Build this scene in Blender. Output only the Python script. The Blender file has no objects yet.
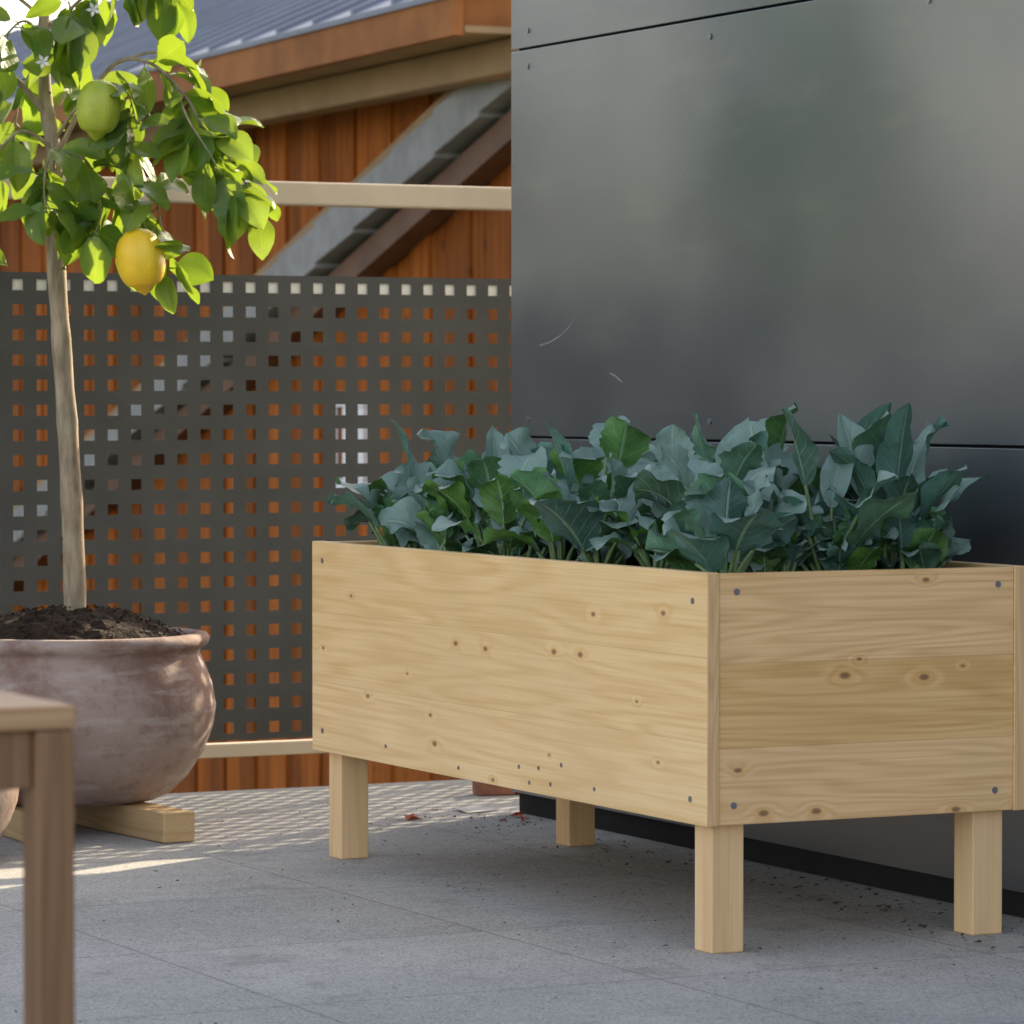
import bpy, math, random
from mathutils import Vector, Matrix, noise
random.seed(7)
scene=bpy.context.scene
R=math.radians
ANG=R(26.43)

# ---------------------------------------------------------------- helpers
def link(o,parent=None):
    scene.collection.objects.link(o)
    if parent: o.parent=parent
    return o
def empty(name,loc=(0,0,0),rz=0):
    e=bpy.data.objects.new(name,None); e.location=loc; e.rotation_euler=(0,0,rz)
    e.empty_display_size=.1
    return link(e)
def mesh_obj(name,verts,faces,mat=None,parent=None,smooth=False,bevel=0,loc=None,rz=0):
    me=bpy.data.meshes.new(name); me.from_pydata([tuple(v) for v in verts],[],faces); me.update()
    o=bpy.data.objects.new(name,me)
    if mat: me.materials.append(mat)
    if smooth:
        for p in me.polygons: p.use_smooth=True
    link(o,parent)
    if loc: o.location=loc
    o.rotation_euler=(0,0,rz)
    if bevel:
        b=o.modifiers.new('bev','BEVEL'); b.width=bevel; b.segments=2; b.limit_method='ANGLE'
    return o
BF=[(0,3,2,1),(4,5,6,7),(0,1,5,4),(1,2,6,5),(2,3,7,6),(3,0,4,7)]
def boxv(x0,x1,y0,y1,z0,z1):
    return [(x0,y0,z0),(x1,y0,z0),(x1,y1,z0),(x0,y1,z0),(x0,y0,z1),(x1,y0,z1),(x1,y1,z1),(x0,y1,z1)]
def box(name,b,mat,parent=None,bevel=.002,**k):
    return mesh_obj(name,boxv(*b),BF,mat,parent,bevel=bevel,**k)
def boxes(name,bl,mat,parent=None,bevel=.002):
    V=[];F=[]
    for b in bl:
        n=len(V); V+=boxv(*b); F+=[tuple(i+n for i in f) for f in BF]
    return mesh_obj(name,V,F,mat,parent,bevel=bevel)
def lathe(name,prof,mat,parent=None,seg=64,loc=None,jit=0):
    V=[];F=[]
    for (r,z) in prof:
        for i in range(seg):
            a=2*math.pi*i/seg
            rr=r*(1+jit*noise.noise(Vector((math.cos(a)*2,math.sin(a)*2,z*6))))
            V.append((rr*math.cos(a),rr*math.sin(a),z))
    for j in range(len(prof)-1):
        for i in range(seg):
            k=(i+1)%seg
            F.append((j*seg+i,j*seg+k,(j+1)*seg+k,(j+1)*seg+i))
    return mesh_obj(name,V,F,mat,parent,smooth=True,loc=loc)
def tube(V,F,pts,rads,seg=8):
    n0=len(V)
    for i,p in enumerate(pts):
        p=Vector(p)
        d=(Vector(pts[min(i+1,len(pts)-1)])-Vector(pts[max(i-1,0)])).normalized()
        a=d.cross(Vector((0,1,0))).normalized() if abs(d.z)>.9 else d.cross(Vector((0,0,1))).normalized()
        b=d.cross(a)
        for k in range(seg):
            t=2*math.pi*k/seg
            V.append(p+(a*math.cos(t)+b*math.sin(t))*rads[i])
    for i in range(len(pts)-1):
        for k in range(seg):
            k2=(k+1)%seg
            F.append((n0+i*seg+k,n0+i*seg+k2,n0+(i+1)*seg+k2,n0+(i+1)*seg+k))
def smooth_path(pts,sub=5):
    P=[Vector(p) for p in pts]; out=[]
    for i in range(len(P)-1):
        p0=P[max(i-1,0)];p1=P[i];p2=P[i+1];p3=P[min(i+2,len(P)-1)]
        for k in range(sub):
            t=k/sub
            out.append(.5*((2*p1)+(p2-p0)*t+(2*p0-5*p1+4*p2-p3)*t*t+(3*p1-p0-3*p2+p3)*t**3))
    out.append(P[-1]); return out

# ---------------------------------------------------------------- node helper
class N:
    def __init__(s,name):
        s.m=bpy.data.materials.new(name); s.m.use_nodes=True
        s.t=s.m.node_tree; s.t.nodes.clear()
        s.out=s.t.nodes.new('ShaderNodeOutputMaterial')
        s.p=s.t.nodes.new('ShaderNodeBsdfPrincipled')
        s.t.links.new(s.p.outputs[0],s.out.inputs[0])
    def n(s,typ,**k):
        x=s.t.nodes.new(typ)
        for a,b in k.items(): setattr(x,a,b)
        return x
    def l(s,a,b): s.t.links.new(a,b)
    def put(s,inp,v):
        if isinstance(v,bpy.types.NodeSocket): s.l(v,inp)
        elif isinstance(v,tuple) and len(v)==3 and inp.type=='RGBA': inp.default_value=(*v,1)
        else: inp.default_value=v
    def math(s,op,a,b=0,c=0,clamp=False):
        x=s.n('ShaderNodeMath',operation=op); x.use_clamp=clamp
        s.put(x.inputs[0],a); s.put(x.inputs[1],b)
        if len(x.inputs)>2: s.put(x.inputs[2],c)
        return x.outputs[0]
    def coord(s,which='Object'): return s.n('ShaderNodeTexCoord').outputs[which]
    def map(s,v,scale=(1,1,1),loc=(0,0,0)):
        x=s.n('ShaderNodeMapping'); s.l(v,x.inputs[0]); x.inputs['Scale'].default_value=scale; x.inputs['Location'].default_value=loc
        return x.outputs[0]
    def noise(s,v,scale,detail=4,rough=.5,dist=0):
        x=s.n('ShaderNodeTexNoise'); s.l(v,x.inputs['Vector']); x.inputs['Scale'].default_value=scale
        x.inputs['Detail'].default_value=detail; x.inputs['Roughness'].default_value=rough; x.inputs['Distortion'].default_value=dist
        return x.outputs['Fac']
    def ramp(s,f,a,b,c0=0.,c1=1.):
        x=s.n('ShaderNodeMapRange'); x.interpolation_type='SMOOTHSTEP'
        s.put(x.inputs[0],f); x.inputs[1].default_value=a; x.inputs[2].default_value=b
        x.inputs[3].default_value=c0; x.inputs[4].default_value=c1
        return x.outputs[0]
    def mix(s,f,a,b,blend='MIX'):
        x=s.n('ShaderNodeMix',data_type='RGBA',blend_type=blend)
        s.put(x.inputs[0],f); s.put(x.inputs[6],a); s.put(x.inputs[7],b)
        return x.outputs[2]
    def bump(s,h,strength=.3,dist=.01):
        x=s.n('ShaderNodeBump'); s.l(h,x.inputs['Height']); x.inputs['Strength'].default_value=strength; x.inputs['Distance'].default_value=dist
        s.l(x.outputs[0],s.p.inputs['Normal']); return x
    def set(s,**k):
        for a,b in k.items():
            s.put(s.p.inputs[a.replace('_',' ')],b)

def wood(name,axis,light,dark,knot=(.17,.09,.045),bw=.13,freq=9,rough=.55,contrast=1.,knots=True,seed=0,gs=1.,lc=.45):
    m=N(name); c=m.coord(); sp=m.n('ShaderNodeSeparateXYZ'); m.l(c,sp.inputs[0])
    ax={'X':0,'Y':1,'Z':2}[axis]
    al=sp.outputs[ax]
    if axis=='Z': ac=m.math('ADD',sp.outputs[0],sp.outputs[1]); 
    else: ac=sp.outputs[2]
    board=m.math('FLOOR',m.math('DIVIDE',m.math('ADD',ac,.055+seed*.01),bw))
    wn=m.n('ShaderNodeTexWhiteNoise',noise_dimensions='1D'); m.l(m.math('ADD',board,seed*3.7+.5),wn.inputs['W'])
    cb=m.n('ShaderNodeCombineXYZ')
    m.l(m.math('MULTIPLY_ADD',al,.7*gs,m.math('MULTIPLY',wn.outputs[0],37.)),cb.inputs[0]); m.l(m.math('MULTIPLY',ac,9.*gs),cb.inputs[1])
    low=m.noise(cb.outputs[0],1.3,2,.45)
    kv=m.n('ShaderNodeCombineXYZ'); m.l(m.math('MULTIPLY_ADD',al,5.2,seed*1.7),kv.inputs[0]); m.l(m.math('MULTIPLY_ADD',ac,10.,seed*2.3),kv.inputs[1])
    vo=m.n('ShaderNodeTexVoronoi',voronoi_dimensions='2D'); m.l(kv.outputs[0],vo.inputs['Vector']); vo.inputs['Scale'].default_value=1
    sc=m.n('ShaderNodeSeparateColor'); m.l(vo.outputs['Color'],sc.inputs[0])
    on=m.math('GREATER_THAN',sc.outputs[0],.38)
    d=m.math('DIVIDE',vo.outputs['Distance'],m.math('MULTIPLY_ADD',sc.outputs[1],.9,.5))
    swirl=m.math('MULTIPLY',m.ramp(d,.0,.2,1,0),m.math('MULTIPLY',on,.10 if knots else 0))
    f=m.math('ADD',low,swirl)
    lines=m.math('PINGPONG',m.math('MULTIPLY',f,freq),.5)
    lines=m.ramp(lines,.0,.42,0,1)
    gv=m.n('ShaderNodeCombineXYZ'); m.l(m.math('MULTIPLY',al,3.),gv.inputs[0]); m.l(m.math('MULTIPLY',sp.outputs[0] if axis!='X' else sp.outputs[1],160.),gv.inputs[2]); m.l(m.math('MULTIPLY',ac,190.),gv.inputs[1])
    fine=m.noise(gv.outputs[0],1,3,.6)
    a=m.math('ADD',m.math('MULTIPLY',lines,lc*contrast),m.math('MULTIPLY',m.ramp(fine,.25,.72),(1-lc)*contrast),clamp=True)
    col=m.mix(a,dark,light)
    blot=m.noise(c,3.5,3)
    col=m.mix(m.ramp(blot,.35,.7,0,.4),col,tuple(x*y for x,y in zip(light,(.80,.77,.72))))
    val=m.math('MULTIPLY_ADD',wn.outputs[0],.22,.88)
    hsv=m.n('ShaderNodeHueSaturation'); m.l(col,hsv.inputs['Color']); m.l(val,hsv.inputs['Value']); m.l(m.math('MULTIPLY_ADD',wn.outputs[0],-.2,1.08),hsv.inputs['Saturation']); col=hsv.outputs[0]
    fr=m.math('FRACT',m.math('DIVIDE',m.math('ADD',ac,.055+seed*.01),bw))
    if bw<1: col=m.mix(m.math('MULTIPLY',m.math('LESS_THAN',fr,.010),.35),col,tuple(x*.55 for x in dark))
    if knots:
        halo=m.math('MULTIPLY',m.ramp(d,.03,.13,1,0),m.math('MULTIPLY',on,.4))
        col=m.mix(halo,col,tuple(min(1,x*y) for x,y in zip(light,(.86,.68,.46))))
        kk=m.math('MULTIPLY',m.ramp(d,.02,.055,1,0),m.math('MULTIPLY',on,.8))
        col=m.mix(kk,col,knot)
    m.set(Base_Color=col,Roughness=rough)
    m.p.inputs['Specular IOR Level'].default_value=.3
    return m.m

def simple(name,col,rough=.6,metal=0,var=.25,scale=12,bump=0,spec=.5):
    m=N(name); c=m.coord(); n=m.noise(c,scale,4,.6)
    co=m.mix(m.ramp(n,.3,.7,0,1),tuple(x*(1-var) for x in col),tuple(min(1,x*(1+var*.6)) for x in col))
    m.set(Base_Color=co,Roughness=rough,Metallic=metal)
    m.p.inputs['Specular IOR Level'].default_value=spec
    if bump: m.bump(n,bump,.01)
    return m.m

# ---------------------------------------------------------------- materials
PL=(.98,.71,.385); PD=(.80,.51,.225)
w_long=wood('spruce_long','Y',PL,PD,bw=.134,seed=1)
w_end=wood('spruce_end','X',(.88,.57,.255),(.64,.365,.13),bw=.134,seed=2,freq=14)
w_leg=wood('spruce_leg','Z',(.87,.585,.285),(.66,.40,.16),bw=5,seed=3,freq=6,knots=False)
w_grain=wood('spruce_endgrain','Z',(.78,.50,.23),(.57,.34,.13),bw=5,seed=5,freq=20,knots=False)
w_table=wood('teak_top','Y',(.44,.26,.12),(.27,.145,.056),bw=5,seed=4,knots=False)
w_tleg=wood('teak_leg','Z',(.26,.135,.055),(.145,.07,.027),bw=5,seed=6,knots=False)
w_block=wood('block_wood','X',(.62,.42,.20),(.45,.28,.115),bw=5,seed=7,knots=False)

def mat_metal_wall():
    m=N('dark_steel_cladding'); c=m.coord()
    n1=m.noise(m.map(c,(1,.9,1.2)),1.6,2,.5)
    n2=m.noise(m.map(c,(1,.5,2.)),5,5,.6)
    col=m.mix(m.ramp(n1,.3,.72),(.205,.228,.262),(.285,.302,.318))
    col=m.mix(m.ramp(n2,.5,.8,0,.4),col,(.34,.35,.345))
    r=m.math('ADD',m.ramp(n1,.3,.7,.26,.32),m.math('MULTIPLY',m.noise(m.map(c,(1,1,1)),14,3,.6),.05))
    m.set(Base_Color=col,Roughness=r,Metallic=.8)
    m.p.inputs['Specular IOR Level'].default_value=.5
    return m.m
M_wall=mat_metal_wall()
M_black=simple('black_gap',(.012,.012,.013),.9)
M_fence=simple('fence_paint',(.075,.073,.064),.6,.0,.12,6,0,.3)
M_rail=simple('rail_beige',(.56,.46,.32),.45,.0,.1,5)
M_stiff=simple('sunlit_tone_strip',(.85,.80,.68),.45,.0,.06,5)  # pale tone paints in the sun falling on the strip
M_screw=simple('screw_steel',(.30,.31,.34),.35,.8,.1,5)

def mat_concrete():
    m=N('concrete_paving'); c=m.coord()
    sp=m.n('ShaderNodeSeparateXYZ'); m.l(c,sp.inputs[0])
    S=.6
    x=m.math('DIVIDE',m.math('ADD',sp.outputs[0],.78),S); y=m.math('DIVIDE',m.math('ADD',sp.outputs[1],.17),S)
    def edge(v):
        f=m.math('FRACT',v); return m.math('MINIMUM',f,m.math('SUBTRACT',1.,f))
    e=m.math('MINIMUM',edge(x),edge(y))
    wob=m.math('MULTIPLY',m.noise(c,30,2),.002)
    joint=m.ramp(m.math('SUBTRACT',e,wob),.002,.0055,1,0)
    cb=m.n('ShaderNodeCombineXYZ'); m.l(m.math('FLOOR',x),cb.inputs[0]); m.l(m.math('FLOOR',y),cb.inputs[1])
    wn=m.n('ShaderNodeTexWhiteNoise',noise_dimensions='2D'); m.l(cb.outputs[0],wn.inputs['Vector'])
    big=m.noise(c,1.7,4,.6); mid=m.noise(c,14,4,.65)
    col=m.mix(m.ramp(big,.3,.7),(.34,.337,.32),(.46,.45,.42))
    col=m.mix(m.ramp(mid,.35,.75,0,.5),col,(.28,.272,.255))
    vo=m.n('ShaderNodeTexVoronoi'); m.l(c,vo.inputs['Vector']); vo.inputs['Scale'].default_value=300
    sc=m.n('ShaderNodeSeparateColor'); m.l(vo.outputs['Color'],sc.inputs[0])
    col=m.mix(m.ramp(sc.outputs[0],.5,1,0,.5),col,(.62,.605,.57))
    col=m.mix(m.ramp(sc.outputs[1],.75,.95,0,.6),col,(.11,.11,.105))
    stain=m.ramp(m.noise(m.map(c,(1,1,1),(3,1,0)),5,5,.7),.54,.7,0,.45)
    col=m.mix(stain,col,(.19,.178,.16))
    hs=m.n('ShaderNodeHueSaturation'); m.l(col,hs.inputs['Color']); m.l(m.math('MULTIPLY_ADD',wn.outputs[0],.12,.94),hs.inputs['Value'])
    col=m.mix(m.math('MULTIPLY',joint,.38),hs.outputs[0],(.09,.087,.08))
    m.set(Base_Color=col,Roughness=.88)
    h=m.math('SUBTRACT',m.math('MULTIPLY',sc.outputs[2],.4),m.math('MULTIPLY',joint,1.2))
    m.bump(h,.4,.003)
    return m.m
M_conc=mat_concrete()

def mat_terracotta():
    m=N('weathered_terracotta'); c=m.coord()
    n=m.noise(c,5,6,.68); n2=m.noise(m.map(c,(2,2,9)),4,4,.6); n3=m.noise(c,45,3,.7)
    col=m.mix(m.ramp(n,.40,.60),(.22,.13,.10),(.35,.265,.225))
    col=m.mix(m.ramp(n2,.48,.66,0,.6),col,(.44,.375,.335))
    col=m.mix(m.ramp(n3,.56,.72,0,.4),col,(.16,.10,.08))
    m.set(Base_Color=col,Roughness=.85); m.bump(m.math('ADD',n3,n),.3,.006)
    return m.m
M_terra=mat_terracotta()
M_soil=simple('potting_soil',(.030,.018,.011),.95,0,.6,60,.9,.2)
def mat_bark():
    m=N('lemon_bark'); c=m.coord(); n=m.noise(m.map(c,(1,1,.22)),60,4,.6); n2=m.noise(c,10,3)
    col=m.mix(m.ramp(n,.3,.7),(.20,.145,.09),(.42,.33,.22)); col=m.mix(m.ramp(n2,.4,.7,0,.4),col,(.28,.26,.17))
    m.set(Base_Color=col,Roughness=.85); m.bump(n,.5,.004); return m.m
M_bark=mat_bark()

def mat_leaf(name,cA,cB,back,veincol,stem,nveins=7.,rough=.42,transl=.2,trcol=(.25,.45,.04),veinw=.07,veinmix=.5,spec=.5,vbump=.3):
    m=N(name)
    uv=m.n('ShaderNodeUVMap').outputs[0]; sp=m.n('ShaderNodeSeparateXYZ'); m.l(uv,sp.inputs[0])
    at=m.n('ShaderNodeAttribute',attribute_name='leafcol'); sc=m.n('ShaderNodeSeparateColor'); m.l(at.outputs['Color'],sc.inputs[0])
    s=m.math('ABSOLUTE',m.math('MULTIPLY_ADD',sp.outputs[1],2.,-1.))
    mid=m.ramp(s,.03,.085,1,0)
    nz=m.noise(m.coord(),28,3,.6)
    ph=m.math('FRACT',m.math('ADD',m.math('SUBTRACT',m.math('MULTIPLY',sp.outputs[0],nveins),m.math('MULTIPLY',s,1.7)),m.math('MULTIPLY',nz,.5)))
    ln=m.math('ABSOLUTE',m.math('SUBTRACT',ph,.5))
    lat=m.math('MULTIPLY',m.ramp(ln,.0,veinw,1,0),m.ramp(s,.5,1,1,.2))
    vein=m.math('MAXIMUM',mid,m.math('MULTIPLY',lat,.6))
    col=m.mix(sc.outputs[0],cA,cB)
    hs=m.n('ShaderNodeHueSaturation'); m.l(col,hs.inputs['Color']); m.l(m.math('MULTIPLY_ADD',nz,.6,m.math('MULTIPLY_ADD',sc.outputs[2],1.0,.22)),hs.inputs['Value']); col=hs.outputs[0]
    col=m.mix(m.math('MULTIPLY',vein,veinmix),col,veincol)
    geo=m.n('ShaderNodeNewGeometry'); bk=m.mix(m.math('MULTIPLY',vein,.4),back,veincol)
    col=m.mix(geo.outputs['Backfacing'],col,bk)
    col=m.mix(sc.outputs[1],col,stem)
    m.set(Base_Color=col,Roughness=rough)
    m.p.inputs['Specular IOR Level'].default_value=spec
    m.bump(m.math('SUBTRACT',m.math('MULTIPLY',m.noise(m.coord(),55,2,.5),1.6),m.math('MULTIPLY',vein,.8)),vbump,.004)
    tr=m.n('ShaderNodeBsdfTranslucent'); m.put(tr.inputs[0],m.mix(.5,col,trcol))
    ms=m.n('ShaderNodeMixShader'); ms.inputs[0].default_value=transl
    m.l(m.p.outputs[0],ms.inputs[1]); m.l(tr.outputs[0],ms.inputs[2]); m.l(ms.outputs[0],m.out.inputs[0])
    return m.m
M_cab=mat_leaf('cabbage_leaf',(.072,.160,.140),(.085,.21,.035),(.19,.29,.255),(.36,.50,.34),(.19,.29,.12),nveins=6,veinw=.08,transl=.13,trcol=(.14,.32,.06),rough=.48,spec=.4,veinmix=.5,vbump=.5)
M_lem=mat_leaf('lemon_leaf',(.035,.10,.016),(.085,.185,.018),(.11,.19,.035),(.2,.32,.06),(.14,.2,.05),nveins=9,rough=.36,transl=.44,trcol=(.46,.60,.03),veinmix=.3,vbump=.2)

# ---------------------------------------------------------------- leaf builder
class LM:
    def __init__(s): s.V=[];s.F=[];s.UV=[];s.C=[]
    def obj(s,name,mat,parent=None):
        o=mesh_obj(name,s.V,s.F,mat,parent,smooth=True); me=o.data
        uv=me.uv_layers.new(name='UVMap'); ca=me.color_attributes.new('leafcol','FLOAT_COLOR','POINT')
        for l in me.loops: uv.data[l.index].uv=s.UV[l.vertex_index]
        for i,c in enumerate(s.C): ca.data[i].color=(*c,1)
        return o
    def leaf(s,p,az,el,L,W,pet=0,curl=1.,fold=.3,wave=.1,twist=0,roll=0,prof='cab',hue=0.,val=.5,nt=12,ns=4,serr=.06,prad=.0035,pcurl=0.):
        h=Vector((math.cos(az),math.sin(az),0)); up=Vector((0,0,1)); side0=h.cross(up)*-1
        pos=Vector(p); e=el
        if pet>0:
            pts=[];rr=[];k=5
            for i in range(k+1):
                pts.append(pos.copy()); rr.append(prad*(1.25-.45*i/k))
                if i<k:
                    pos=pos+(h*math.cos(e)+up*math.sin(e))*(pet/k); e-=pcurl/k
            n=len(s.V); tube(s.V,s.F,pts,rr,5)
            for _ in range(len(s.V)-n): s.UV.append((.5,.5)); s.C.append((hue,1.,val))
        n0=len(s.V); ph=random.uniform(0,6.28); ph2=random.uniform(0,6.28); kf=random.uniform(7,12)
        sideb=random.uniform(-.7,.7)
        for i in range(nt+1):
            t=i/nt
            d=h*math.cos(e)+up*math.sin(e); nn=-h*math.sin(e)+up*math.cos(e)
            tw=roll+twist*t; sd=side0*math.cos(tw)+nn*math.sin(tw); n2=nn*math.cos(tw)-side0*math.sin(tw)
            if prof=='cab': w=max(0,math.sin(math.pi*min(1,.04+.955*t**1.12)))**.6
            elif prof=='long': w=max(0,math.sin(math.pi*min(1,.05+.945*t**.85)))**.8
            else: w=max(0,math.sin(math.pi*min(1,.03+.965*t**.92)))**.78
            w*=W/2
            for j in range(-ns,ns+1):
                q=j/ns; a=abs(q)
                ww=w*(1+(serr*(math.sin(t*46+ph*(1 if q>0 else 2))+random.uniform(-.9,.9)) if a==1 else 0))
                off=fold*a*ww*(1-.35*a)+wave*W*(a**1.7)*math.sin(t*kf+ph+(2.1 if q>0 else 0))*min(1,t*3)
                off+=wave*.35*W*math.sin(t*19+ph2+q*5)*a
                s.V.append(pos+sd*(q*ww*(1-.12*fold*a)+ (sideb*.12*L*t*t if prof!='cit' else sideb*.2*L*t*t))+n2*off)
                s.UV.append((t,q*.5+.5)); s.C.append((hue,0.,val))
            pos=pos+d*(L/nt); e-=curl/nt
        m=2*ns+1
        for i in range(nt):
            for j in range(m-1):
                a=n0+i*m+j; s.F.append((a,a+1,a+m+1,a+m))

# ---------------------------------------------------------------- ground + terrace
def mat_ground():
    m=N('grass_ground'); c=m.coord(); n=m.noise(c,.4,5,.6); n2=m.noise(c,20,3,.7)
    col=m.mix(m.ramp(n,.3,.7),(.05,.075,.025),(.10,.11,.05)); col=m.mix(m.math('MULTIPLY',n2,.5),col,(.03,.05,.015))
    m.set(Base_Color=col,Roughness=.95); return m.m
mesh_obj('ground',[(-600,-600,-3),(600,-600,-3),(600,600,-3),(-600,600,-3)],[(0,1,2,3)],mat_ground())
A=(.306,6.28,0)
terr=box('terrace_paving',(-9,8,-9.5,2.80,-3.05,0),M_conc,None,bevel=.004,loc=A,rz=ANG)

# ---------------------------------------------------------------- planter
pl=empty('wooden_planter_box',A,ANG)
LL=1.55; WW=.60; z0=.205; z1=.606; th=.023
box('long_board_front',(0,th,0,LL,z0,z1),w_long,pl,.0018)
box('long_board_back',(WW-th,WW,0,LL,z0,z1),w_long,pl,.0018)
box('end_board_near',(th+.0008,WW-th-.0008,.0015,th,z0+.001,z1-.0015),w_end,pl,.0018)
box('end_board_far',(th+.0008,WW-th-.0008,LL-th,LL-.0015,z0+.001,z1-.0015),w_end,pl,.0018)
boxes('end_grain',[(.0015,th-.001,-.0012,.0004,z0+.002,z1-.002),(WW-th+.001,WW-.0015,-.0012,.0004,z0+.002,z1-.002)],w_grain,pl,0)
s=.058
k=0
for (x,y) in [(th+.001,th+.001),(WW-th-s-.006,th+.001),(th+.001,LL-th-s-.001),(WW-th-s-.006,LL-th-s-.001)]:
    k+=1; box('leg_%d'%k,(x,x+s,y,y+s,-.0,.56),w_leg,pl,.0025)
box('inner_floor',(th+.001,WW-th-.001,th+.001,LL-th-.001,z0+.012,z0+.03),w_end,pl,0)
V=[];F=[];nx,ny=18,44
for j in range(ny+1):
    for i in range(nx+1):
        x=th+.002+(WW-2*th-.004)*i/nx; y=th+.002+(LL-2*th-.004)*j/ny
        V.append((x,y,.572+.018*noise.noise(Vector((x*14,y*14,0)))+.006*random.random()))
for j in range(ny):
    for i in range(nx):
        a=j*(nx+1)+i; F.append((a,a+1,a+nx+2,a+nx+1))
mesh_obj('soil',V,F,M_soil,pl,smooth=True)
def disc(V,F,c,r,axis,seg=10,t=.0012):
    n=len(V)
    for q in (0,t):
        for i in range(seg):
            a=2*math.pi*i/seg
            if axis=='x': V.append((c[0]-q,c[1]+r*math.cos(a),c[2]+r*math.sin(a)))
            else: V.append((c[0]+r*math.cos(a),c[1]-q,c[2]+r*math.sin(a)))
    F.append(tuple(n+seg+i for i in range(seg)))
    for i in range(seg):
        F.append((n+i,n+(i+1)%seg,n+seg+(i+1)%seg,n+seg+i))
V=[];F=[]
for (x,z) in [(.055,.575),(.050,.237),(.545,.577),(.54,.24)]: disc(V,F,(x,.0015,z),.0055,'y')
for (y,z) in [(.045,.56),(.052,.245),(LL-.05,.57),(LL-.05,.245)]: disc(V,F,(0,y,z),.0052,'x')
for (y,z) in [(.62,.222),(.66,.246),(.54,.226),(.50,.262),(.38,.232),(.9,.224),(.585,.25),(1.21,.238)]: disc(V,F,(0,y,z),.0038,'x')
mesh_obj('screws',V,F,M_screw,pl)

# cabbage plants
lm=LM()
def plant(x,y,h,n,hue,prof='cab',size=1.,val=.5,upr=0):
    a0=random.uniform(0,6.28)
    for i in range(n):
        f=i/max(1,n-1)
        az=a0+i*2.4+random.uniform(-.3,.3)
        el=R(34+upr+42*f+random.uniform(-12,12))
        L=(.14-.045*f)*size*random.uniform(.72,1.15); W=L*(random.uniform(.78,1.02) if prof=='cab' else random.uniform(.5,.68))
        if prof=='long': L*=1.25
        pet=h*(.45+.5*f)*random.uniform(.7,1.2)
        if x<.2 and math.cos(az)<-.3: el+=.35; L*=.85; W*=.85
        cu=random.uniform(.2,1.7)-(.3*f)
        if y<.22 and math.sin(az)<-.2: el=max(el,R(62)); cu=min(cu,.5); L*=.9
        if y<.45 and x>.3 and math.cos(az)>.2: el=max(el,R(64)); cu=min(cu,.4)
        lm.leaf((x+.012*math.cos(az),y+.012*math.sin(az),.572+.02*f),az,el,L,W,pet=pet,curl=cu,
            fold=random.uniform(.12,.75),wave=random.uniform(.06,.15),twist=random.uniform(-.7,.7),roll=random.uniform(-.5,.5),prof=prof,
            hue=min(1,max(0,hue+random.uniform(-.35,.3))),val=min(1,max(0,val+random.uniform(-.5,.5))),
            serr=.07 if prof=='cab' else .03,pcurl=random.uniform(-.1,.35),prad=.0040,nt=14,ns=4)
random.seed(31)
rows=[.13,.31,.48]
ys=[.13,.28,.44,.60,.76,.92,1.08,1.24,1.41]
for j,y in enumerate(ys):
    for i,x in enumerate(rows):
        xx=x+random.uniform(-.035,.035); yy=y+random.uniform(-.03,.03)
        h=.158*random.uniform(.8,1.2)
        if y>1.2: h=.135
        pr='long' if (y<.2 and i>=1) or (i==2 and y<.4) else 'cab'
        hue=random.choice([.0,.15,.35,.95]) 
        if i==0 and random.random()<.65: hue=.85
        if y<.35: hue=.08
        if i==0: h*=.75
        if i==2 and y<.2: h=.15; xx=.43
        plant(xx,yy,h,random.randint(10,12),hue,pr,size=1.08 if y<1.2 else 1.0,upr=6 if pr=='long' else 0)
for (x,y,az,L) in [(.42,.30,-1.,.17),(.43,.16,-1.6,.17),(.40,.14,2.0,.15),(.2,1.15,1.2,.12),(.2,.8,2.5,.13),(.3,.5,.3,.14),(.12,1.3,2.,.13)]:
    lm.leaf((x,y,.58),az,R(78),L,L*.48,pet=.14,curl=.35,fold=.6,wave=.06,roll=random.uniform(-.6,.6),prof='long',hue=.05,val=.6,serr=.03,prad=.0045)
for (x,y,az,el,L,pe) in [(.10,1.42,2.3,58,.10,.07),(.15,1.45,2.0,50,.11,.07),(.09,1.38,2.7,60,.10,.06),(.2,1.46,1.9,55,.11,.08),(.10,1.44,2.1,70,.10,.08),(.16,1.44,2.4,42,.10,.05)]:
    lm.leaf((x,y,.585),az,R(el),L,L*.85,pet=pe,curl=1.3,fold=.5,wave=.10,roll=random.uniform(-.5,.5),prof='cab',hue=random.choice([.05,.1,.5]),val=random.uniform(.4,.8),serr=.05,prad=.004,nt=14)
for _ in range(56):
    plant(random.uniform(.09,.5),random.uniform(.10,1.44),.05,5,random.choice([.15,.6,.9,1.]),'cab',.66,upr=12)
for _ in range(14):
    plant(random.uniform(.2,.48),random.uniform(.09,.2),.06,6,random.choice([.1,.6,.9]),'cab',.66,upr=14)
o=lm.obj('cabbage_plants',M_cab); o.location=A; o.rotation_euler=(0,0,ANG)

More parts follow.
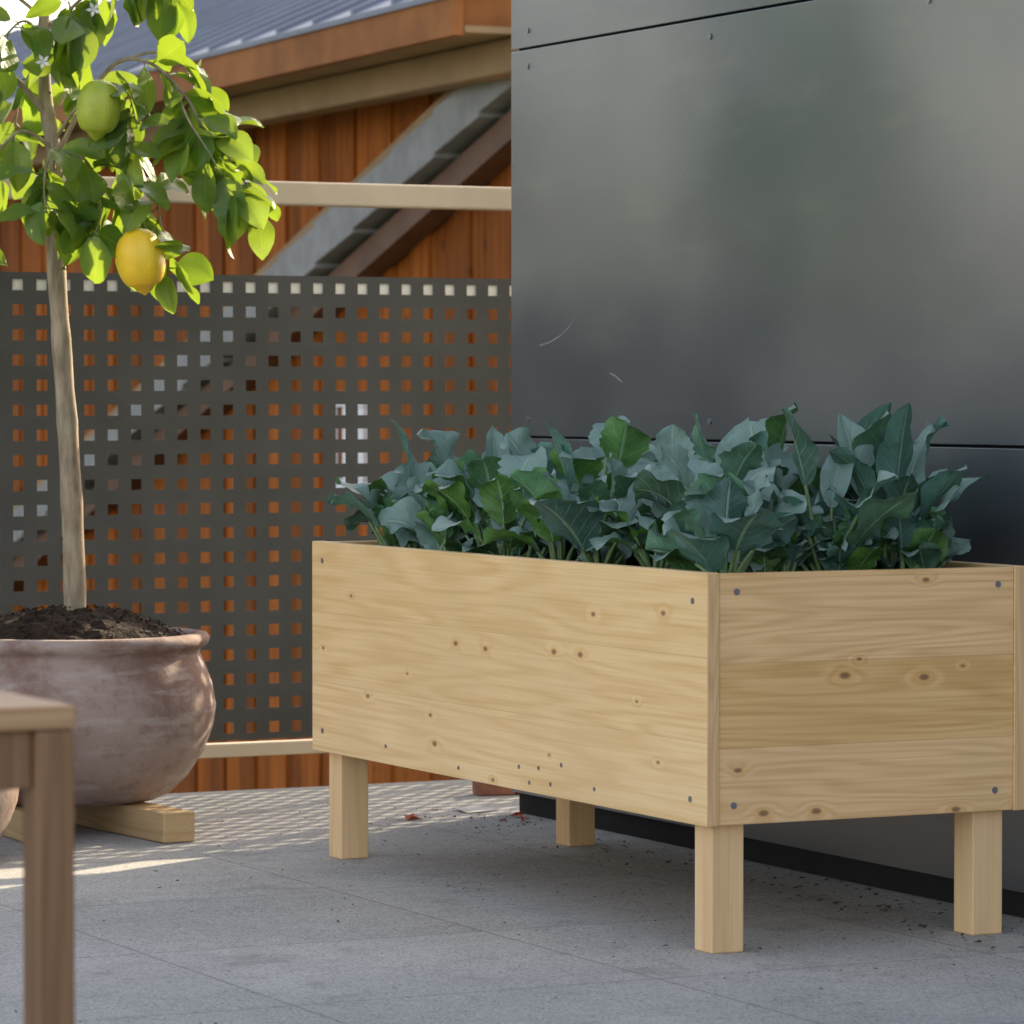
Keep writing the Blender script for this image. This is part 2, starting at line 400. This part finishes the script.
# ---------------------------------------------------------------- dark clad building
db=empty('dark_clad_building',A,ANG)
wx=.70
box('core',(wx+.012,wx+6,-7,2.085,.0,3.2),M_black,db,0)
zs=[(.045,.795),(.800,1.609),(1.614,2.42),(2.425,3.2)]
ysg=[(-7,-4.205),(-4.2,-1.305),(-1.3,2.1)]
bl=[]
for a,b in zs:
    for c,d in ysg: bl.append((wx,wx+.006,c,d,a,b))
boxes('cladding_panels',bl,M_wall,db,.0012)
boxes('rear_cladding',[(wx+.008,wx+6,2.087,2.095,a,b) for a,b in zs],M_wall,db,.001)
V=[];F=[]
for zz in (.80+.035,1.609-.035,1.614+.035,2.42-.03):
    y=2.02
    while y>-2:
        disc(V,F,(wx,y,zz),.006,'x',12,.003)
        y-=.78
mesh_obj('rivets',V,F,M_screw,db)
V=[];F=[]
def scratch(pts,w=.0007):
    n=len(V)
    for (y,z) in pts: V.extend([(wx-.0006,y,z-w),(wx-.0006,y,z+w)])
    for i in range(len(pts)-1): F.append((n+2*i,n+2*i+1,n+2*i+3,n+2*i+2))
scratch([(1.965,.989),(1.92,.995),(1.87,1.008),(1.83,1.026),(1.806,1.049)],.0009)
scratch([(1.65,.93),(1.63,.925),(1.60,.912)],.001)
scratch([(1.36,1.31),(1.335,1.335)],.0008)
mesh_obj('scratches',V,F,simple('scratch_bare_metal',(.5,.5,.47),.6,.2),db)
box('shadow_gap_strip',(wx+.03,wx+.05,-7,2.08,0,.044),M_black,db,0)  # black colour stands in for the shade in the gap under the cladding

# ---------------------------------------------------------------- perforated fence
fe=empty('perforated_metal_fence',A,ANG)
fy=2.86; px=.0553; pz=.0552; hole=.0245
xs0=-3.2; ncol=110; fz0=.095
nrow=19
def gridlines(start,n,p,h):
    g=[start]
    for i in range(n):
        c=start+p*(i+.5); g+= [c-h/2,c+h/2]
    g.append(start+p*n); return g
gx=gridlines(xs0,ncol,px,hole); gz=gridlines(fz0+.012,nrow,pz,hole)
V=[];F=[]
for z in gz:
    for x in gx: V.append((x,fy,z))
nX=len(gx)
for j in range(len(gz)-1):
    for i in range(nX-1):
        if i%2==1 and j%2==1: continue
        a=j*nX+i; F.append((a,a+1,a+nX+1,a+nX))
pan=mesh_obj('perforated_panel',V,F,M_fence,fe)
so=pan.modifiers.new('s','SOLIDIFY'); so.thickness=.0015
ztop=gz[-1]
gy=[fy+.0035,fy+.012,fy+.036,fy+.048]
V=[];F=[]
for y in gy:
    for x in gx: V.append((x,y,ztop))
for j in range(3):
    for i in range(nX-1):
        if i%2==1 and j==1: continue
        a=j*nX+i; F.append((a,a+1,a+nX+1,a+nX))
fl=mesh_obj('top_flange',V,F,M_fence,fe); so=fl.modifiers.new('s','SOLIDIFY'); so.thickness=.003
xe=xs0+ncol*px
box('top_stiffener',(xs0,xe,fy+.005,fy+.011,ztop-.058,ztop-.006),M_stiff,fe,0)
box('bottom_rail',(xs0,xe,fy-.012,fy+.03,.07,.1),M_rail,fe,.003)
box('handrail',(xs0,xe,fy-.02,fy+.03,1.315,1.368),M_rail,fe,.005)
boxes('posts',[(x,x+.04,fy+.05,fy+.09,-.4,1.314) for x in (-2.6,-1.15,1.25,2.0)],M_fence,fe,.003)

# ---------------------------------------------------------------- pot + lemon tree
tx,ty=-.90,8.15
pot=empty('terracotta_pot',(tx,ty,.062))
prof=[(.001,0),(.17,0),(.2,.012),(.238,.05),(.268,.10),(.289,.15),(.296,.19),(.290,.235),(.274,.275),(.263,.297),(.262,.304),(.270,.310),(.279,.318),(.281,.329),(.274,.338),(.260,.34),(.25,.332),(.244,.30),(.24,.25)]
lathe('pot_body',prof,M_terra,pot,72,jit=.02)
V=[];F=[];nr,na=16,48
V.append((0,0,.375))
for i in range(1,nr+1):
    r=.246*i/nr
    for j in range(na):
        a=2*math.pi*j/na; f=i/nr
        V.append((r*math.cos(a),r*math.sin(a),.322+.066*(1-f**2.2)+.012*noise.noise(Vector((r*math.cos(a)*30,r*math.sin(a)*30,0)))+random.uniform(-.004,.004)))
for j in range(na): F.append((0,1+j,1+(j+1)%na))
for i in range(nr-1):
    for j in range(na):
        a=1+i*na+j;b=1+i*na+(j+1)%na; F.append((a,a+na,b+na,b))
mesh_obj('pot_soil',V,F,M_soil,pot)
V=[];F=[]
for _ in range(620):
    a=random.uniform(0,6.28); r=.24*math.sqrt(random.random()); f=r/.246
    c=Vector((r*math.cos(a),r*math.sin(a),.325+.066*(1-f**2.2)+.003)); q=random.uniform(.002,.007)
    n=len(V)
    V+= [c+Vector((random.uniform(-q,q),random.uniform(-q,q),random.uniform(-q,q)*.8)) for _ in range(4)]
    F+=[(n,n+1,n+2),(n,n+2,n+3),(n,n+3,n+1),(n+1,n+3,n+2)]
mesh_obj('soil_crumbs',V,F,M_soil,pot)
def block(loc,rz,L=.46):
    box('wooden_block',(-L/2,L/2,-.035,.035,.001,.061),w_block,None,.003,loc=(loc[0],loc[1],0),rz=rz)
block((-.98,8.0),R(-66),.34)
block((-.79,8.1),R(-58),.50)

pot2=empty('terracotta_pot',(-1.135,7.55,.0))
lathe('pot_body',[(r*.68,z*.78) for r,z in prof],M_terra,pot2,64,jit=.02)
lathe('pot_soil',[(.001,.245),(.09,.24),(.166,.225)],M_soil,pot2,32)

tree=empty('lemon_tree',(tx,ty,0))
V=[];F=[]
tr=smooth_path([(0.01,0,.40),(.005,0,.6),(-.005,.005,.8),(-.018,0,1.0),(-.030,0,1.2),(-.030,.005,1.36),(-.05,.01,1.5),(-.05,.02,1.7),(-.02,.03,1.9),(.0,.03,2.1)],6)
n=len(tr); rad=[]
for i,p in enumerate(tr):
    f=i/(n-1); r=.0235-.006*min(1,f*2) - (.012*max(0,f-.5)*2)
    rad.append(r*(1+.05*math.sin(p.z*40)+.03*random.uniform(-1,1)) + (.006 if i<2 else 0))
tube(V,F,tr,rad,14)
lt=LM()
random.seed(11)
def branch(pts,r0,leafstart=.25,dens=38,size=1.,hue=.5):
    P=smooth_path(pts,6); n=len(P)
    tube(V,F,P,[r0*(1-.7*i/(n-1)) for i in range(n)],6)
    length=sum((P[i+1]-P[i]).length for i in range(n-1))
    cnt=int(length*dens*2.0*(1-leafstart))
    for k in range(cnt+2):
        f=leafstart+(1-leafstart)*(k+random.random()*.6)/(cnt+1); f=min(f,1)
        i=min(n-2,int(f*(n-1))); p=P[i].lerp(P[i+1],min(1,f*(n-1)-i))
        d=(P[i+1]-P[i]).normalized()
        az=math.atan2(d.y,d.x)+random.choice([-1,1])*random.uniform(.4,1.8)
        if abs(d.z)>.8: az=random.uniform(0,6.28)
        el=random.uniform(-1.4,.3)
        L=random.uniform(.072,.120)*size
        lt.leaf(p,az,el,L,L*random.uniform(.56,.74),pet=random.uniform(.012,.024),curl=random.uniform(-.3,1.2),fold=random.uniform(.1,.6),
                wave=random.uniform(.015,.07),twist=random.uniform(-.9,.9),roll=random.uniform(-1.3,1.3),prof='cit',hue=min(1,max(0,hue+random.uniform(-.5,.5))),val=random.uniform(.15,.95),nt=9,ns=3,serr=.012,prad=.0013)
    return P
branch([(-.032,0,1.36),(.03,-.03,1.47),(.10,-.05,1.555),(.17,-.06,1.555),(.24,-.07,1.49),(.28,-.08,1.42),(.34,-.08,1.35),(.39,-.08,1.26)],.006,.38,34)
branch([(.10,-.05,1.555),(.17,-.02,1.58),(.23,0,1.56),(.27,.01,1.50),(.31,.02,1.43),(.34,.02,1.36)],.004,.3,32)
branch([(.22,-.07,1.51),(.25,-.12,1.44),(.30,-.13,1.36),(.34,-.13,1.28)],.003,.3,36)
branch([(-.03,0,1.40),(.03,-.06,1.47),(.09,-.09,1.43),(.14,-.1,1.33),(.158,-.12,1.215)],.004,.3,30)
branch([(.13,-.1,1.34),(.18,-.12,1.29),(.20,-.12,1.21),(.21,-.12,1.14)],.003,.3,34)
branch([(-.03,0,1.30),(.02,-.07,1.37),(.065,-.1,1.32),(.075,-.11,1.25),(.06,-.12,1.20)],.004,.3,44,1.05,.2)
branch([(-.032,0,1.34),(-.02,-.1,1.38),(-.035,-.14,1.32),(-.03,-.15,1.25)],.004,.35,42,1.05,.3)
branch([(-.05,0,1.46),(-.10,-.02,1.52),(-.16,-.03,1.56),(-.24,-.05,1.57),(-.34,-.06,1.5)],.008,.5,26)
branch([(-.03,0,1.38),(-.09,-.04,1.42),(-.15,-.06,1.36),(-.2,-.07,1.27),(-.22,-.08,1.2)],.004,.3,30)
branch([(-.05,0,1.56),(.0,-.02,1.66),(.08,-.03,1.72),(.16,-.04,1.73),(.22,-.04,1.69)],.005,.35,38)
branch([(-.05,0,1.6),(-.08,-.06,1.64),(-.12,-.1,1.6),(-.16,-.12,1.5)],.004,.3,34)
branch([(-.04,0,1.44),(.0,.08,1.52),(.05,.14,1.5),(.1,.18,1.42)],.004,.35,34)
branch([(-.04,0,1.5),(-.08,.1,1.56),(-.12,.16,1.5),(-.14,.2,1.4)],.004,.35,30)
branch([(.03,-.05,1.475),(.09,-.1,1.51),(.13,-.12,1.49),(.15,-.13,1.42)],.003,.3,36)
branch([(.0,-.05,1.5),(.02,-.09,1.62),(.01,-.1,1.68)],.003,.2,40)
for k in range(12):
    a=random.uniform(0,6.28); z=random.uniform(1.62,2.05); q=random.uniform(.22,.42)
    c,s2=math.cos(a),math.sin(a)
    branch([(-.03,.02,z),(-.03+c*q*.5,s2*q*.5,z+.14),(-.03+c*q*.85,s2*q*.85,z+.13),(-.03+c*q,s2*q,z+.02)],.005,.3,20)
mesh_obj('trunk_and_branches',V,F,M_bark,tree,smooth=True)
lt.obj('foliage',M_lem,tree)
def mat_lemon(name,c1,c2):
    m=N(name); c=m.coord(); n=m.noise(c,14,2)
    m.set(Base_Color=m.mix(m.ramp(n,.35,.7),c1,c2),Roughness=.38)
    vo=m.n('ShaderNodeTexVoronoi'); m.l(c,vo.inputs['Vector']); vo.inputs['Scale'].default_value=260
    m.bump(vo.outputs['Distance'],.3,.002); return m.m
def lemon(name,loc,a,bb,mat,tilt):
    prof=[]
    for i in range(25):
        t=i/24; z=-1+2*t
        r=math.sqrt(max(0,1-abs(z)**2.3))
        if z<-.8: r=max(.0,r*.75)
        zz=z
        if z<-.86: zz=z-.12*(abs(z)-.86)/.14
        prof.append((max(.0005,r*a),zz*bb))
    o=lathe(name,prof,mat,tree,32,loc=loc,jit=.05); o.rotation_euler=tilt
lemon('lemon_fruit',(.160,-.17,1.155),.049,.064,mat_lemon('lemon_peel',(.88,.54,.018),(.92,.62,.035)),(.15,-.12,0))
lemon('lemon_fruit_unripe',(.078,-.18,1.455),.044,.058,mat_lemon('green_peel',(.32,.40,.03),(.43,.47,.045)),(.1,.1,0))
V=[];F=[]
for c in [(.065,-.14,1.655),(-.035,-.15,1.55)]:
    c=Vector(c)
    for k in range(5):
        a=k*1.257+c.x*50; d=Vector((math.cos(a)*.8,-.4,math.sin(a)*.8)).normalized(); sd=d.cross(Vector((0,1,0))).normalized()*.004
        n=len(V); V+=[c,c+d*.009+sd,c+d*.018,c+d*.009-sd]; F.append((n,n+1,n+2,n+3))
mesh_obj('blossoms',V,F,simple('petal_white',(.7,.69,.62),.6,0,.05),tree)

# ---------------------------------------------------------------- table
tp=empty('wooden_table',(-.393,3.6,0),ANG)
zt=.606
box('top_frame_long',(-1.2,0,.0,.055,zt-.022,zt),wood('teak_x','X',(.48,.29,.135),(.31,.17,.07),bw=5,seed=8,knots=False),tp,.003)
boxes('top_slats',[(-.055-.06-i*.068,-.0565-i*.068+.0,.057,.72,zt-.021,zt-.001) for i in range(0,16)],w_table,tp,.003)
box('top_frame_side',(-.055,-.0,.057,.72,zt-.022,zt),w_table,tp,.003)
boxes('legs',[(x,x+.038,y,y+.038,0,zt-.0225) for x in (-.0385,-1.19) for y in (.001,.68)],w_tleg,tp,.004)
boxes('apron',[(-1.15,-.04,.008,.028,zt-.075,zt-.023),(-.03,-.01,.041,.678,zt-.075,zt-.023)],w_tleg,tp,.002)

# ---------------------------------------------------------------- background house
hs=empty('orange_timber_house',(0,14,0),R(-67.5))
def mat_cladding():
    m=N('orange_boards'); c=m.coord(); sp=m.n('ShaderNodeSeparateXYZ'); m.l(c,sp.inputs[0])
    b=m.math('FLOOR',m.math('DIVIDE',sp.outputs[0],.2)); wn=m.n('ShaderNodeTexWhiteNoise',noise_dimensions='1D'); m.l(b,wn.inputs['W'])
    g=m.noise(m.map(c,(40,40,2)),1,4,.6)
    col=m.mix(m.ramp(g,.3,.7),(.22,.058,.009),(.41,.122,.018))
    vo=m.n('ShaderNodeTexVoronoi'); m.l(m.map(c,(5,1,3)),vo.inputs['Vector']); vo.inputs['Scale'].default_value=1.2
    col=m.mix(m.ramp(vo.outputs['Distance'],.05,.12,.8,0),col,(.08,.03,.01))
    h=m.n('ShaderNodeHueSaturation'); m.l(col,h.inputs['Color']); m.l(m.math('MULTIPLY_ADD',wn.outputs[0],.6,.6),h.inputs['Value'])
    m.set(Base_Color=h.outputs[0],Roughness=.75); m.p.inputs['Specular IOR Level'].default_value=.15; return m.m
M_or=mat_cladding()
M_fas=simple('fascia_orange',(.30,.115,.035),.7,0,.3,3,0,.2)
M_soff=simple('soffit_wood',(.31,.20,.10),.7,0,.2,3)
M_tile=simple('grey_tiles',(.25,.255,.265),.6,0,.18,7)
M_roof=simple('blue_grey_roof',(.20,.225,.28),.6,.0,.15,2)
M_brown=simple('brown_rafter',(.13,.06,.035),.6,0,.3,3)
EZ=-.12; rz=2.315+EZ; th2=R(24); yl=2.4; XL=-20.
box('house_core',(XL,.6,.03,yl-.1,-3.02,2.1),M_fas,hs,0)
bl=[]; x=XL
i=0
while x<.55:
    bl.append((x,x+.194,(.0 if i%2 else .012),.028,-3,2.12)); x+=.2; i+=1
boxes('timber_cladding',bl,M_or,hs,.003)
box('soffit',(XL-.3,.68,-.45,.3,2.20+EZ,2.222+EZ),M_soff,hs,0)
box('eave_beam',(XL-.3,.68,-.26,-.14,2.08+EZ,2.197+EZ),M_soff,hs,.01)
box('fascia',(XL-.3,.68,-.49,-.455,2.19+EZ,rz+.002),M_fas,hs,0)
T=math.tan(th2)
for nm,xx in (('gable_near',.62),('gable_far',XL)):
    V=[(xx,-.44,2.225+EZ),(xx,yl-.05,2.225+EZ),(xx,yl-.05,rz+(yl+.45)*T-.01),(xx,-.44,rz+.06*T-.003)]
    V+=[(a+.02,b,c) for a,b,c in V]
    mesh_obj(nm,V,BF,M_fas,hs)
box('rear_wall',(XL,.6,yl-.09,yl-.05,-3.01,rz+(yl+.40)*T),M_fas,hs,0)
V=[(XL-.4,-.50,rz),(.72,-.50,rz),(.72,yl,rz+(yl+.5)*T),(XL-.4,yl,rz+(yl+.5)*T)]
V+=[(a,b,c+.02) for a,b,c in V]
mesh_obj('roof_slab',V,BF,M_roof,hs)
V=[];F=[]
x=XL-.3
while x<.68:
    n=len(V); h0=rz+.022
    V+=[(x,-.49,h0),(x+.03,-.49,h0),(x+.03,yl,h0+(yl+.49)*T),(x,yl,h0+(yl+.49)*T)]
    V+=[(a,b,c+.022) for a,b,c in V[n:n+4]]; F+=[tuple(q+n for q in f) for f in BF]; x+=.4
mesh_obj('roof_seams',V,F,M_roof,hs)
def incl(x0,x1,za,t,y0,y1,slope=.28):
    V=[]
    for zz in (-t,0):
        V+=[(x0,y0,za+slope*x0+zz),(x1,y0,za+slope*x1+zz),(x1,y1,za+slope*x1+zz),(x0,y1,za+slope*x0+zz)]
    return V
V=[];F=[]
x=.5
while x>-7:
    n=len(V); V+=incl(x-.43,x,1.985,.16,-.16,-.002)
    for q in range(n,n+8):
        v=V[q]
        if q-n in (0,3,4,7): V[q]=(v[0],v[1],v[2]+.016)
    F+=[tuple(q+n for q in f) for f in BF]; x-=.42
mesh_obj('annex_tiles',V,F,M_tile,hs,bevel=.004)
mesh_obj('annex_flashing',incl(-7,.5,2.055,.045,-.12,-.002),BF,M_soff,hs)
mesh_obj('annex_rafter',incl(-7,.5,1.80,.10,-.10,-.002),BF,M_brown,hs)
boxes('window_frame',[(-1.82,-1.42,-.03,-.004,.5,.56),(-1.82,-1.42,-.03,-.004,.84,.9),(-1.82,-1.76,-.03,-.004,.562,.838),(-1.48,-1.42,-.03,-.004,.562,.838),(-1.65,-1.60,-.03,-.004,.562,.838)],simple('window_white',(.8,.82,.85),.5,0,.05),hs,.003)

# ---------------------------------------------------------------- unseen pale house, added for the soft glow it reflects in the cladding
ch=empty('added_pale_house',(-16,0,0))
M_cream=simple('pale_render',(.55,.53,.49),.8,0,.06,3)
box('walls',(-7,0,13.2,17.4,-3.02,4.6),M_cream,ch,0)
V=[(.6,12.8,4.61),(.6,17.8,4.61),(-3.5,17.8,6.6),(-3.5,12.8,6.6),(-7.6,12.8,4.61),(-7.6,17.8,4.61)]
mesh_obj('roof',V,[(0,1,2,3),(3,2,5,4),(0,3,4),(1,5,2),(0,4,5,1)],M_tile,ch)
boxes('windows',[(.004,.03,y,y+.9,z,z+1.2) for y in (13.8,16.0) for z in (-2.2,-.6)],M_black,ch,0)

# ---------------------------------------------------------------- unseen trees, added beyond the terrace for their reflection in the cladding
def mat_foliage():
    m=N('tree_foliage'); at=m.n('ShaderNodeAttribute',attribute_name='leafcol'); sc=m.n('ShaderNodeSeparateColor'); m.l(at.outputs['Color'],sc.inputs[0])
    m.set(Base_Color=m.mix(sc.outputs[0],(.04,.08,.02),(.12,.18,.04)),Roughness=.8); return m.m
M_fol=mat_foliage()
def added_tree(loc,H,Rr,seed):
    rnd=random.Random(seed); e=empty('added_tree',loc)
    V=[];F=[]
    tube(V,F,[(0,0,0),(.1,0,H*.3),(0,.1,H*.6),(.1,0,H*.9)],[.2,.15,.1,.03],8)
    cl=[]
    for k in range(20):
        a=rnd.uniform(0,6.28); z=H*rnd.uniform(.35,1.); r=Rr*rnd.uniform(.2,.9)*(1.1-abs(z/H-.6)); c=Vector((r*math.cos(a),r*math.sin(a),z)); cl.append(c)
        tube(V,F,[(0,0,z*.6),c*.5+Vector((0,0,z*.4)),c],[.06,.04,.015],5)
    mesh_obj('trunk',V,F,M_bark,e,smooth=True)
    V=[];F=[];C=[]
    for c in cl:
        s=rnd.uniform(.5,.9)*Rr*.42
        for _ in range(170):
            p=c+Vector((rnd.gauss(0,s),rnd.gauss(0,s),rnd.gauss(0,s*.7))); q=.15
            u=Vector((rnd.uniform(-1,1),rnd.uniform(-1,1),rnd.uniform(-1,1))).normalized()*q; w=u.orthogonal().normalized()*q*.5
            n=len(V); V+=[p-u,p+w,p+u,p-w]; F.append((n,n+1,n+2,n+3)); C+=[(rnd.random(),0,0)]*4
    o=mesh_obj('crown',V,F,M_fol,e); ca=o.data.color_attributes.new('leafcol','FLOAT_COLOR','POINT')
    for i,c in enumerate(C): ca.data[i].color=(*c,1)
added_tree((-15.5,19.4,-3),6.4,2.0,1)
added_tree((-15,27,-3),8.5,2.8,4)
added_tree((-21,23,-3),8.5,2.8,6)

# ---------------------------------------------------------------- debris
random.seed(3)
V=[];F=[]
def chip(x,y,q):
    n=len(V); c=Vector((x,y,q*.35+.0005))
    V.extend([c+Vector((random.uniform(-q,q),random.uniform(-q,q),random.uniform(-.35,.35)*q)) for _ in range(4)])
    F.extend([(n,n+1,n+2),(n,n+2,n+3),(n,n+3,n+1),(n+1,n+3,n+2)])
for _ in range(800):
    x=random.gauss(.3,.28); y=random.uniform(-.4,2.7)
    if x<.68: chip(x,y,random.uniform(.0012,.004))
for _ in range(400): chip(random.uniform(-2.2,.68),random.uniform(-1.5,2.7),random.uniform(.001,.0035))
for _ in range(60): chip(random.gauss(.56,.06),random.gauss(1.95,.15),random.uniform(.003,.008))
for _ in range(200): chip(random.uniform(.45,.69),random.uniform(-.3,1.6),random.uniform(.003,.010))
for _ in range(40): chip(random.uniform(-1.2,.4),random.uniform(-.3,2.2),random.uniform(.003,.008))
o=mesh_obj('soil_debris',V,F,simple('debris_brown',(.06,.04,.025),.9,0,.5,40)); o.location=A; o.rotation_euler=(0,0,ANG)
V=[];F=[]
for x,y,q in [(.448,2.066,.022),(.455,2.05,.015),(-.15,1.35,.006),(.661,2.0,.022),(.645,1.93,.018),(.60,1.95,.012)]: chip(x,y,q); chip(x+.004,y,q*.8)
o=mesh_obj('brick_fragments',V,F,simple('brick_red',(.42,.11,.045),.8)); o.location=A; o.rotation_euler=(0,0,ANG)
bk=empty('clay_brick',(-.033,8.85,0),R(15))
box('brick_body',(-.05,.035,-.03,.03,.0005,.04),simple('brick_clay',(.38,.16,.09),.85,0,.3,20),bk,.004)
box('brick_piece',(.04,.075,-.03,.01,.0005,.028),simple('brick_clay_dark',(.25,.10,.06),.85,0,.3,20),bk,.004)
ps=[(.60,2.11,.002),(.69,2.13,.002),(.68,2.2,.003),(.61,2.19,.005)]
o=mesh_obj('paper_scrap',ps+[(a,b,c+.001) for a,b,c in ps],BF,simple('paper_white',(.5,.5,.48),.8,0,.1)); o.location=A; o.rotation_euler=(0,0,ANG)

# ---------------------------------------------------------------- light
EL=24; SX,SY=.57,.82
S=Vector((SX*math.cos(R(EL)),SY*math.cos(R(EL)),math.sin(R(EL)))).normalized()
ld=bpy.data.lights.new('sun','SUN'); ld.energy=11; ld.angle=R(.4); ld.color=(1,.83,.58)
lo=bpy.data.objects.new('sun',ld); link(lo); lo.rotation_euler=(-S).to_track_quat('-Z','Y').to_euler()
w=bpy.data.worlds.new('World'); scene.world=w; w.use_nodes=True
nt=w.node_tree; nt.nodes.clear(); sk=nt.nodes.new('ShaderNodeTexSky'); sk.sky_type='NISHITA'; sk.sun_disc=False
sk.sun_elevation=R(EL); sk.sun_rotation=math.atan2(SX,SY); sk.dust_density=2.5; sk.air_density=1.0
hsn=nt.nodes.new('ShaderNodeHueSaturation'); hsn.inputs['Saturation'].default_value=.62
mx=nt.nodes.new('ShaderNodeMix'); mx.data_type='RGBA'; mx.blend_type='MULTIPLY'; mx.inputs[0].default_value=1; mx.inputs[7].default_value=(1.08,1.0,.95,1)
bg=nt.nodes.new('ShaderNodeBackground'); bg.inputs[1].default_value=.45; wo=nt.nodes.new('ShaderNodeOutputWorld')
nt.links.new(sk.outputs[0],hsn.inputs['Color']); nt.links.new(hsn.outputs[0],mx.inputs[6]); nt.links.new(mx.outputs[2],bg.inputs[0]); nt.links.new(bg.outputs[0],wo.inputs[0])
scene.view_settings.view_transform='Standard'; scene.view_settings.look='None'; scene.view_settings.exposure=0

# ---------------------------------------------------------------- camera
cd=bpy.data.cameras.new('camera'); cd.lens=140.6; cd.sensor_width=36; cd.clip_end=2000
co=bpy.data.objects.new('camera',cd); link(co); co.location=(0,0,.885)
co.rotation_euler=(R(90-1.67),0,0); scene.camera=co
cd.dof.use_dof=True; cd.dof.focus_distance=6.9; cd.dof.aperture_fstop=11
